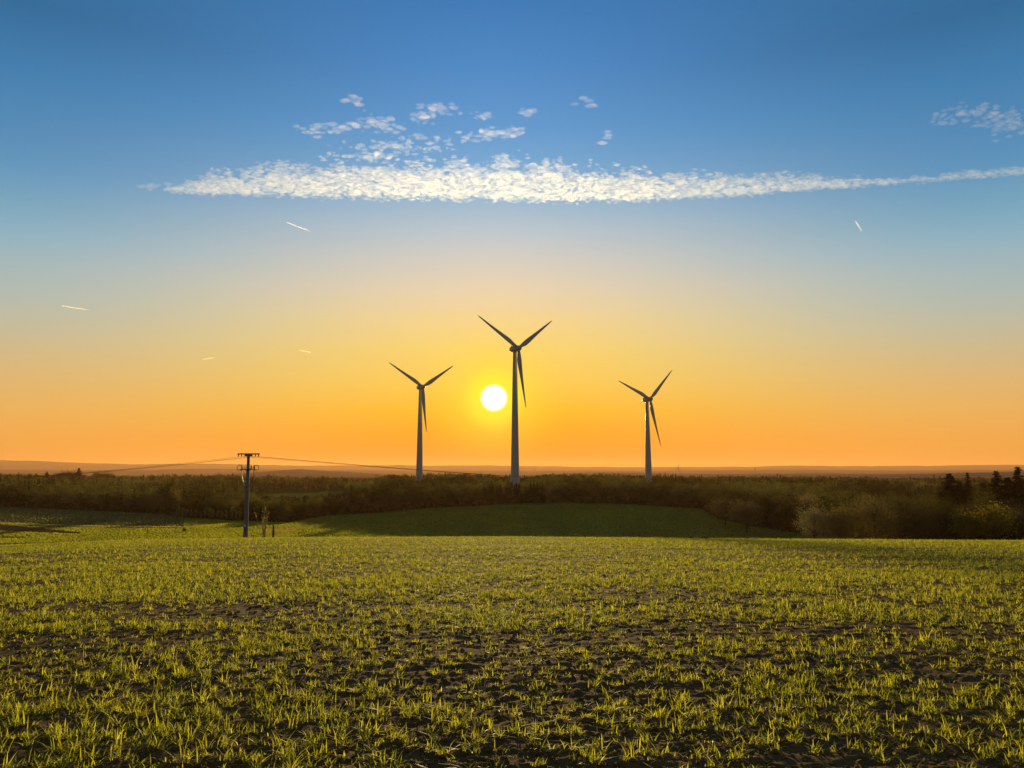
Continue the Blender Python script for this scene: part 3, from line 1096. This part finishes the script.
lump('soil_clod', 584, 60, (.20, .16, .13), 'small dark soil clod on the field crest below the tallest turbine', SOIL, 'soil clod')
lump('soil_clod', 689, 59, (.22, .18, .11), 'left dark soil clod of the close pair on the crest', SOIL, 'soil clod')
lump('soil_clod', 703, 60, (.34, .2, .13), 'wider right soil clod of the close pair on the crest', SOIL, 'soil clod')
lump('field_stone', 752, 58, (.22, .14, .10), 'pale flat stone on the crest right of the clods', STONE, 'stone')
lump('soil_clod', 745, 59, (.2, .15, .12), 'small dark clod touching the pale stone on the crest', SOIL, 'soil clod')


# ------------------------------------------------------------------ young wheat on the field
def patchiness(x, y):
    p = fbm(x / 2.4, y / 1.1, 3, 91)
    q = fbm(x / 9.0, y / 5.0, 2, 33)
    bare = np.exp(-((x - 1.9) / 1.5) ** 2 - ((y - 8.2) / 1.3) ** 2) + .8 * np.exp(-((x - .3) / 1.8) ** 2 - ((y - 5.2) / .7) ** 2) + .7 * np.exp(-((x - 2.6) / 1.2) ** 2 - ((y - 6.0) / .6) ** 2)
    return np.clip((p - .33) * 2.2 + (q - .5) * .6 + .25, 0.2, 1) * np.clip(1 - .25 * bare, 0, 1)


def tufts(y0, y1, per_m2, blades, segs, wid, hgt, name_seed):
    xm = y1 * .72 + 2.5
    n = int(per_m2 * (y1 - y0) * 2 * xm)
    y = rng.uniform(y0, y1, n); x = rng.uniform(-xm, xm, n)
    ok = np.abs(x) < y * .72 + 2.5
    x, y = x[ok], y[ok]
    # drill rows, gently slanting across the picture
    sl = .10
    row = y * math.cos(sl) - x * math.sin(sl)
    al = y * math.sin(sl) + x * math.cos(sl)
    row = np.round(row / .14) * .14 + rng.normal(size=len(row)) * .022
    y = row * math.cos(sl) + al * math.sin(sl)
    x = -row * math.sin(sl) + al * math.cos(sl)
    dens = patchiness(x, y)
    streak = fbm(x / 7.0, (y - .1 * x) / 1.3, 3, 140)
    far_even = np.clip((y - 12) / 25, 0, .7)
    dens = dens * (1 - far_even) + far_even * np.clip((streak - .33) * 3.2, .12, 1)
    ok = (rng.uniform(size=len(x)) < dens) & (y > y0 * .98)
    x, y, dens = x[ok], y[ok], dens[ok]
    z = height(x, y) + clods(x, y) * np.clip(1 - (np.hypot(x, y) - 40) / 60, 0, 1)
    n = len(x)
    th = hgt * np.clip(rng.normal(1, .33, n), .35, 1.9) * (.65 + .5 * dens)
    B = blades
    T = np.repeat(np.arange(n), B)
    N = n * B
    sp_ = rng.normal(size=(N, 2)) * np.array([.024, .014])
    bx = x[T] + sp_[:, 0]; by = y[T] + sp_[:, 1]; bz = z[T] - .006
    h = th[T] * rng.uniform(.35, 1.2, N)
    ang = rng.uniform(0, 2 * math.pi, N)
    lean = np.abs(rng.normal(.88, .5, N))
    dx, dy = np.cos(ang), np.sin(ang)
    fa_ = ang + math.pi / 2 + rng.normal(0, .5, N)                    # blade face turns round its own axis
    wx, wy = np.cos(fa_), np.sin(fa_)
    w_ = wid * rng.uniform(.7, 1.3, N)
    tq = np.linspace(0, 1, segs + 1)
    V = np.empty((N, segs + 1, 2, 3), np.float32)
    for k, t in enumerate(tq):
        bend = lean * h * (t ** 1.7)
        up = h * (t - .35 * np.clip(lean, 0, 1.2) * t * t)
        ww = w_ * (1.0 if t < .5 else 1.0 - .92 * ((t - .5) / .5) ** 1.4) * (0.75 if k == 0 else 1)
        for s, sg in enumerate((-.5, .5)):
            V[:, k, s, 0] = bx + dx * bend + wx * ww * sg
            V[:, k, s, 1] = by + dy * bend + wy * ww * sg
            V[:, k, s, 2] = bz + up
    base = np.arange(N) * (segs + 1) * 2
    q = np.concatenate([np.stack([base + 2 * k, base + 2 * k + 1, base + 2 * k + 3, base + 2 * k + 2], 1) for k in range(segs)])
    tint = np.clip(rng.uniform(0, 1, n)[T] * .5 + rng.uniform(0, 1, N) ** 2 * .6 - (.10 if y0 > 20 else 0), 0, 1)
    return V.reshape(-1, 3), q, np.repeat(tint, (segs + 1) * 2)


Vs, Qs, Ts, off = [], [], [], 0
for a in ((3.0, 11, 125, 12, 4, .0068, .080, 1), (11, 22, 92, 9, 2, .0088, .086, 2), (22, 42, 44, 8, 2, .0120, .090, 3), (42, 78, 22, 8, 1, .022, .10, 4)):
    V, q, t_ = tufts(*a)
    Vs.append(V); Qs.append(q + off); Ts.append(t_)
    off += len(V)
print('grass verts', off)
go = link('grass', mesh('grass', np.concatenate(Vs), [np.concatenate(Qs)], GRASS, False, {'tint': np.concatenate(Ts)}))
tag(go, 'young yellow-green wheat blades sprouting across the ploughed field', 'grass', kind='stuff')

# standing grass and young crop on the valley fields
n = 230000
gy = rng.uniform(225, 470, n); gu = rng.uniform(-90, 900, n)
gx = (gu - 512) / F * gy * COS_T
ok = (gy < edge_depth(gu) - 2) & ~((gu > 300) & (gy < 300) & (rng.uniform(size=n) < .6)) & (gu < 860)
wobg = 3.0 * (fbm(gx / 40, gy / 40, 2, 9) - 0.5)
ln = lambda D0, D1, u0, u1: D0 + (D1 - D0) * (gu - u0) / (u1 - u0)
bare_ = ((gy < ln(314, 268, 0, 85) + wobg) & (gy > ln(280, 262, 0, 85) + wobg) & (gu < 85)) | ((np.abs(gy - ln(308, 282, 30, 185) - wobg) < 2.2) & (gu > 30) & (gu < 188)) | ((np.abs(gy - ln(253, 250, 0, 30)) < 2.5) & (gu < 28))
pale = ((gy > ln(316, 286, 0, 180) + wobg) & (gy < ln(324, 292, 0, 180) + wobg) & (gu < 185)) | (np.exp(-(((gu - 283) / 17) ** 2) ** 2 - (((gy - 296 + (gu - 283) * -0.5) / 11) ** 2) ** 2) > .5)
ok &= ~bare_ & ~((gu < 186) & (gy > ln(324, 292, 0, 180) + wobg) & (rng.uniform(size=n) < .93))  # grass thinned where the wood's shade is painted on the ground
gx, gy, gu, pale = gx[ok], gy[ok], gu[ok], pale[ok]
gz = height(gx, gy)
n = len(gx)
hh = rng.uniform(.12, .30, n); ww = rng.uniform(.25, .6, n); aa = rng.uniform(-.9, .9, n)
lx = rng.normal(size=n) * .06; ly = rng.normal(size=n) * .06
V = np.empty((n, 4, 3), np.float32)
for k, (sx, up) in enumerate(((-.5, 0), (.5, 0), (.32, 1), (-.38, .85))):
    V[:, k, 0] = gx + np.cos(aa) * ww * sx + lx * up
    V[:, k, 1] = gy + np.sin(aa) * ww * sx + ly * up
    V[:, k, 2] = gz - .03 + hh * up
MEADOW = leafy('meadow_grass', (0.140, 0.155, 0.026), (0.34, 0.325, 0.045), .6, .05)
DRY = leafy('dry_grass', (0.26, 0.20, 0.08), (0.40, 0.31, 0.13), .55, .1)
lay = fbm(gx / 14, gy / 30, 3, 71)
tag(link('meadow_grass', mesh('meadow_grass', V.reshape(-1, 3), [np.arange(n * 4).reshape(-1, 4)], [MEADOW, DRY], False,
    {'tint': np.repeat(np.clip(lay * .8 + rng.uniform(-.2, .3, n), 0, 1), 4)}, pale.astype(int))),
    'green grass and young crop standing on the valley fields', 'grass', kind='stuff')

# loose clods, stones and straw between the plants
def pebbles(n, y0, y1, smin, smax, material, name, label, cat):
    y = y0 * (y1 / y0) ** rng.uniform(0, 1, n)
    x = rng.uniform(-1, 1, n) * (y * .72 + 2)
    z = height(x, y) + clods(x, y)
    oc = np.array([[1, 0, 0], [.5, .87, 0], [-.5, .87, 0], [-1, 0, 0], [-.5, -.87, 0], [.5, -.87, 0], [.45, .3, .75], [-.5, .1, .7], [.05, -.5, .8], [0, 0, -.6]])
    fc = np.array([[0, 1, 6], [1, 2, 7], [1, 7, 6], [2, 3, 7], [3, 4, 7], [4, 8, 7], [4, 5, 8], [5, 0, 8], [0, 6, 8], [6, 7, 8], [1, 0, 9], [2, 1, 9], [3, 2, 9], [4, 3, 9], [5, 4, 9], [0, 5, 9]])
    k = len(oc)
    s = rng.uniform(smin, smax, (n, 1, 1)) * rng.uniform(.65, 1.35, (n, 1, 3)) * np.array([1.15, 1, .75])
    V = oc[None] * rng.uniform(.72, 1.25, (n, k, 1)) * s
    a = rng.uniform(0, 6.28, n)
    X = V[:, :, 0] * np.cos(a)[:, None] - V[:, :, 1] * np.sin(a)[:, None]
    Y = V[:, :, 0] * np.sin(a)[:, None] + V[:, :, 1] * np.cos(a)[:, None]
    V = np.stack([X + x[:, None], Y + y[:, None], V[:, :, 2] + z[:, None]], -1).reshape(-1, 3)
    q = (fc[None] + (np.arange(n) * k)[:, None, None]).reshape(-1, 3)
    o = link(name, mesh(name, V, [q], material))
    return tag(o, label, cat, kind='stuff')


pebbles(26000, 3.2, 26, .006, .026, SOIL, 'soil_crumbs', 'small dark soil crumbs scattered between the wheat plants', 'soil crumbs')
pebbles(150, 3.2, 22, .006, .018, STONE, 'pebbles', 'pale pebbles lying on the ploughed soil', 'pebbles')
n = 2600
y = 3.2 * (24 / 3.2) ** rng.uniform(0, 1, n); x = rng.uniform(-1, 1, n) * (y * .72 + 2)
z = height(x, y) + clods(x, y) + .015
d = rng.normal(size=(n, 3)) * np.array([1, 1, .22])
V, q = quads(np.stack([x, y, z], 1), rng.uniform(.03, .13, n), rng.uniform(.003, .007, n), dirs=d)
tag(link('straw', mesh('straw', V, [q], STRAW, False, {'tint': np.repeat(rng.uniform(0, 1, n), 4)})), 'dry straw bits lying on the soil', 'straw', kind='stuff')


# ------------------------------------------------------------------ clouds and contrails, far above the haze
def cloud_mat(name, dens):
    m = bpy.data.materials.new(name)
    m.use_nodes = True
    t = NT(m.node_tree)
    m.node_tree.nodes.remove(m.node_tree.nodes['Principled BSDF'])
    v = t.new('ShaderNodeVolumePrincipled')
    v.inputs['Color'].default_value = (1.0, 0.96, 0.88, 1)
    v.inputs['Density'].default_value = dens
    v.inputs['Anisotropy'].default_value = 0.75
    t.t.links.new(v.outputs[0], m.node_tree.nodes['Material Output'].inputs['Volume'])
    return m


CLOUD = cloud_mat('water_cloud', 0.0022)
CLOUD_THIN = cloud_mat('thin_cloud', 0.0017)
TRAIL = cloud_mat('contrail_ice', 0.009)
TRAIL_FAINT = cloud_mat('fading_contrail', 0.0007)
ALT = 3000.0
ph = (1 + 5 ** .5) / 2
ICO = np.array([(-1, ph, 0), (1, ph, 0), (-1, -ph, 0), (1, -ph, 0), (0, -1, ph), (0, 1, ph), (0, -1, -ph), (0, 1, -ph), (ph, 0, -1), (ph, 0, 1), (-ph, 0, -1), (-ph, 0, 1)])
ICO /= np.linalg.norm(ICO[0])
ICF = np.array([(0, 11, 5), (0, 5, 1), (0, 1, 7), (0, 7, 10), (0, 10, 11), (1, 5, 9), (5, 11, 4), (11, 10, 2), (10, 7, 6), (7, 1, 8), (3, 9, 4), (3, 4, 2), (3, 2, 6), (3, 6, 8), (3, 8, 9), (4, 9, 5), (2, 4, 11), (6, 2, 10), (8, 6, 7), (9, 8, 1)])
# subdivide once
VV = [tuple(v) for v in ICO]; idx = {}
def midp(a, b):
    k = (min(a, b), max(a, b))
    if k not in idx:
        v = np.array(VV[a]) + np.array(VV[b]); v /= np.linalg.norm(v)
        VV.append(tuple(v)); idx[k] = len(VV) - 1
    return idx[k]
IF2 = []
for a, b, c in ICF:
    ab, bc, ca_ = midp(a, b), midp(b, c), midp(c, a)
    IF2 += [(a, ab, ca_), (b, bc, ab), (c, ca_, bc), (ab, bc, ca_)]
IV2 = np.array(VV); IF2 = np.array(IF2)


def sky_spot(px, py, alt):
    """position in a level cloud sheet at the given height on a line of sight"""
    dx = (np.asarray(px, float) - 512) / F; dy = (384 - np.asarray(py, float)) / F
    d = np.stack([dx, COS_T - dy * math.sin(TILT), math.sin(TILT) + dy * COS_T], -1)
    return d * ((alt - EYE) / d[..., 2])[..., None] + np.array([0, 0, EYE])


def puffs(P, size, thick):
    n, k = len(P), len(IV2)
    s = np.asarray(size).reshape(n, 1, 1) * rng.uniform(.7, 1.4, (n, 1, 3)) * np.array([1.45, 1.0, .55])
    V = IV2[None] * s * rng.uniform(.75, 1.25, (n, k, 1))
    V = (V + P[:, None, :]).reshape(-1, 3)
    q = (IF2[None] + (np.arange(n) * k)[:, None, None]).reshape(-1, 3)
    return V, q, np.repeat(thick, k)


def cloud(name, px, py, size, thick, label, alt_jit=25.0):
    P = sky_spot(px, py, ALT)
    P[:, 2] += rng.uniform(-1, 1, len(P)) * alt_jit
    c = P.mean(0)
    V, q, t_ = puffs(P - c, size, thick)
    return tag(link(name, mesh(name, V, [q], CLOUD if name == 'cloud' else CLOUD_THIN, True, {'thick': t_}), None, tuple(c)), label, 'cloud')


# the long mackerel band
n = 70000
px = rng.uniform(146, 1060, n); py = rng.uniform(140, 205, n)
top = np.interp(px, [146, 200, 260, 330, 400, 470, 540, 600, 660, 720, 780, 830, 900, 960, 1024, 1060], [185, 177, 168, 163, 161, 162, 163, 168, 172, 175, 176, 179, 178, 172, 166, 163])
top = top + (fbm(px / 22, py * 0, 3, 5) - .5) * 13 - 1
bot = np.interp(px, [146, 180, 260, 330, 400, 500, 560, 640, 700, 760, 810, 850, 900, 960, 1024, 1060], [188, 193, 194, 196, 197, 199, 200, 199, 197, 194, 190, 187, 183, 179, 174, 171])
f = (py - top) / np.maximum(bot - top, 1)
mack = .72 * fbm(px / 5.6 + py / 8, py / 2.8 - px / 30, 2, 61) + .28 * fbm(px / 40, py / 14, 2, 66)
cover = np.clip((f + .18) * 2.2, 0, 1) * np.clip((1.10 - f) * 4.5, 0, 1)
cover *= 1 - np.clip(.75 - f, 0, 1) * np.clip((fbm((px - 1.2 * py) / 17, py / 5.5, 2, 97) - .36) * 4.5, 0, 1.15)
cover *= np.interp(px, [140, 165, 200, 700, 790, 850, 1060], [0, .5, 1, 1, .8, .75, .7])
ok = (f > -.25) & (f < 1.10) & (mack > .61 - .33 * cover - .10 * np.clip(f, 0, 1)) & (rng.uniform(size=n) < cover * 1.0 + .005)
px, py, f = px[ok], py[ok], f[ok]
th = np.clip(.16 + .42 * np.clip(f, 0, 1), 0, 1) * np.interp(px, [140, 200, 700, 820, 1060], [.5, 1, 1, .6, .45]) * rng.uniform(.6, 1.2, len(px))
band = cloud('cloud', px, py, rng.uniform(6, 20, len(px))  * np.interp(px, [140, 700, 830, 1060], [1, 1, 1, 1]), th, 'long white mackerel cloud band stretching across the blue sky')
VEIL = cloud_mat('cloud_veil', 0.0013)
n = 2900
vx = np.where(np.arange(n) < 1700, rng.uniform(132, 860, n), rng.uniform(800, 1060, n)); vy = rng.uniform(150, 205, n)
vt = np.interp(vx, [132, 200, 260, 330, 400, 470, 540, 600, 660, 720, 780, 830, 900, 960, 1024, 1060], [186, 182, 177, 173, 171, 172, 173, 177, 179, 180, 180, 181, 179, 173, 167, 164])
vb = np.interp(vx, [132, 180, 260, 330, 400, 500, 560, 640, 700, 760, 810, 850, 900, 960, 1024, 1060], [187, 191, 193, 195, 196, 198, 199, 198, 196, 193, 189, 186, 182, 178, 173, 170])
ok = (vy > vt) & (vy < vb)
P = sky_spot(vx[ok], vy[ok], ALT)
c = np.array(band.location)
V, q, t_ = puffs(P - c, rng.uniform(22, 46, ok.sum()), np.ones(ok.sum()))
link('veil', mesh('veil', V, [q], VEIL, True), band)
print('cloud puffs', len(px))


def cloudlet(cx, cy, w_, h_, n, slope, thick, label):
    a = rng.normal(size=n) * w_ / 2.2; b = rng.normal(size=n) * h_ / 2.2
    m = fbm(a / 4 + cx, b / 2 + cy, 2, 17) > .42
    a, b = a[m], b[m]
    cloud('small_cloud', cx + a, cy + b + slope * a, rng.uniform(8, 28, len(a)), thick * rng.uniform(.5, 1.2, len(a)), label)


for a in ((330, 128, 34, 6, 90, -.08, .30, 'wispy cloudlet above the left part of the cloud band'),
          (380, 124, 26, 9, 90, .25, .36, 'brightest slanting cloudlet above the left part of the band'),
          (352, 98, 12, 6, 26, .2, .22, 'faint small puff high above the left half of the band'),
          (437, 108, 22, 5, 56, .05, .34, 'flat bright cloudlet highest above the middle of the band'),
          (424, 118, 18, 8, 46, -.1, .26, 'faint cloudlet just below the highest flat one'),
          (475, 115, 18, 4, 34, .1, .28, 'small streak of cloud right of the highest flat one'),
          (497, 133, 32, 6, 90, -.12, .36, 'oval bright cloudlet above the middle of the band'),
          (395, 148, 70, 12, 260, -.12, .26, 'broken cloud fringe rising from the top of the long band'),
          (527, 112, 10, 4, 18, 0, .22, 'tiny puff high right of the oval cloudlet'),
          (585, 103, 12, 5, 20, 0, .14, 'very faint puff high above the right half of the band'),
          (607, 136, 10, 4, 18, 0, .16, 'very faint lone puff above the right half of the band'),
          (1006, 122, 34, 13, 220, .02, .36, 'bright ragged cloud at the right edge of the sky'),
          (943, 118, 16, 8, 50, -.3, .30, 'small cloud left of the bright ragged one at right'),
          (980, 112, 40, 8, 80, .0, .14, 'thin veil of cloud above the ragged one at right'),
          (640, 186, 20, 2, 10, .0, .05, None)):
    if a[-1]:
        cloudlet(*a)

for (x0, y0, x1, y1, wd, tk, lab) in ((287, 222.5, 311, 231.5, 22, .55, 'white contrail slanting down right below the left part of the cloud band'),
                                      (63, 306, 89, 310, 26, .55, 'short white contrail low in the left sky'),
                                      (855.5, 221, 862, 231.5, 20, .5, 'steep short white contrail in the right sky'),
                                      (299, 350, 311, 352.5, 30, .22, 'faint contrail in the orange sky left of the turbines'),
                                      (203, 359.5, 215, 357.5, 34, .2, 'faintest contrail low in the yellow left sky')):
    n = 46
    f = np.linspace(0, 1, n)
    P = sky_spot(x0 + (x1 - x0) * f, y0 + (y1 - y0) * f, 9000.0)
    dist = np.linalg.norm(P, axis=1)
    P += rng.normal(size=P.shape) * np.array([4, 4, 4])
    c = P.mean(0)
    V, q, t_ = puffs(P - c, dist / F * .55 * (.45 + .75 * np.sin(math.pi * np.clip(f * .8 + .2, 0, 1)) ** .5) * rng.uniform(.8, 1.1, n) * wd / 26, np.full(n, tk) * (.5 + .5 * f))
    tag(link('contrail', mesh('contrail', V, [q], TRAIL if tk > .3 else TRAIL_FAINT, True, {'thick': t_}), None, tuple(c)), lab, 'contrail')


# ------------------------------------------------------------------ the air
def haze_mat():
    m = bpy.data.materials.new('haze')
    m.use_nodes = True
    t = NT(m.node_tree)
    m.node_tree.nodes.remove(m.node_tree.nodes['Principled BSDF'])
    v = t.new('ShaderNodeVolumePrincipled')
    v.inputs['Color'].default_value = (0.84, 0.45, 0.19, 1)
    v.inputs['Density'].default_value = 4.2e-5
    v.inputs['Anisotropy'].default_value = 0.36
    t.t.links.new(v.outputs[0], m.node_tree.nodes['Material Output'].inputs['Volume'])
    return m


zmin = float(GZ.min()) - 1.0
zmax = float(max(GZ.max() + 5.0, 136.0))
m = MB(); m.box((0, 0, (zmin + zmax) / 2), (54000, 54000, zmax - zmin))
tag(link('haze', m.me('haze', haze_mat())), 'pale evening haze lying over the whole countryside', 'haze', kind='stuff')
print('z range', zmin, zmax)
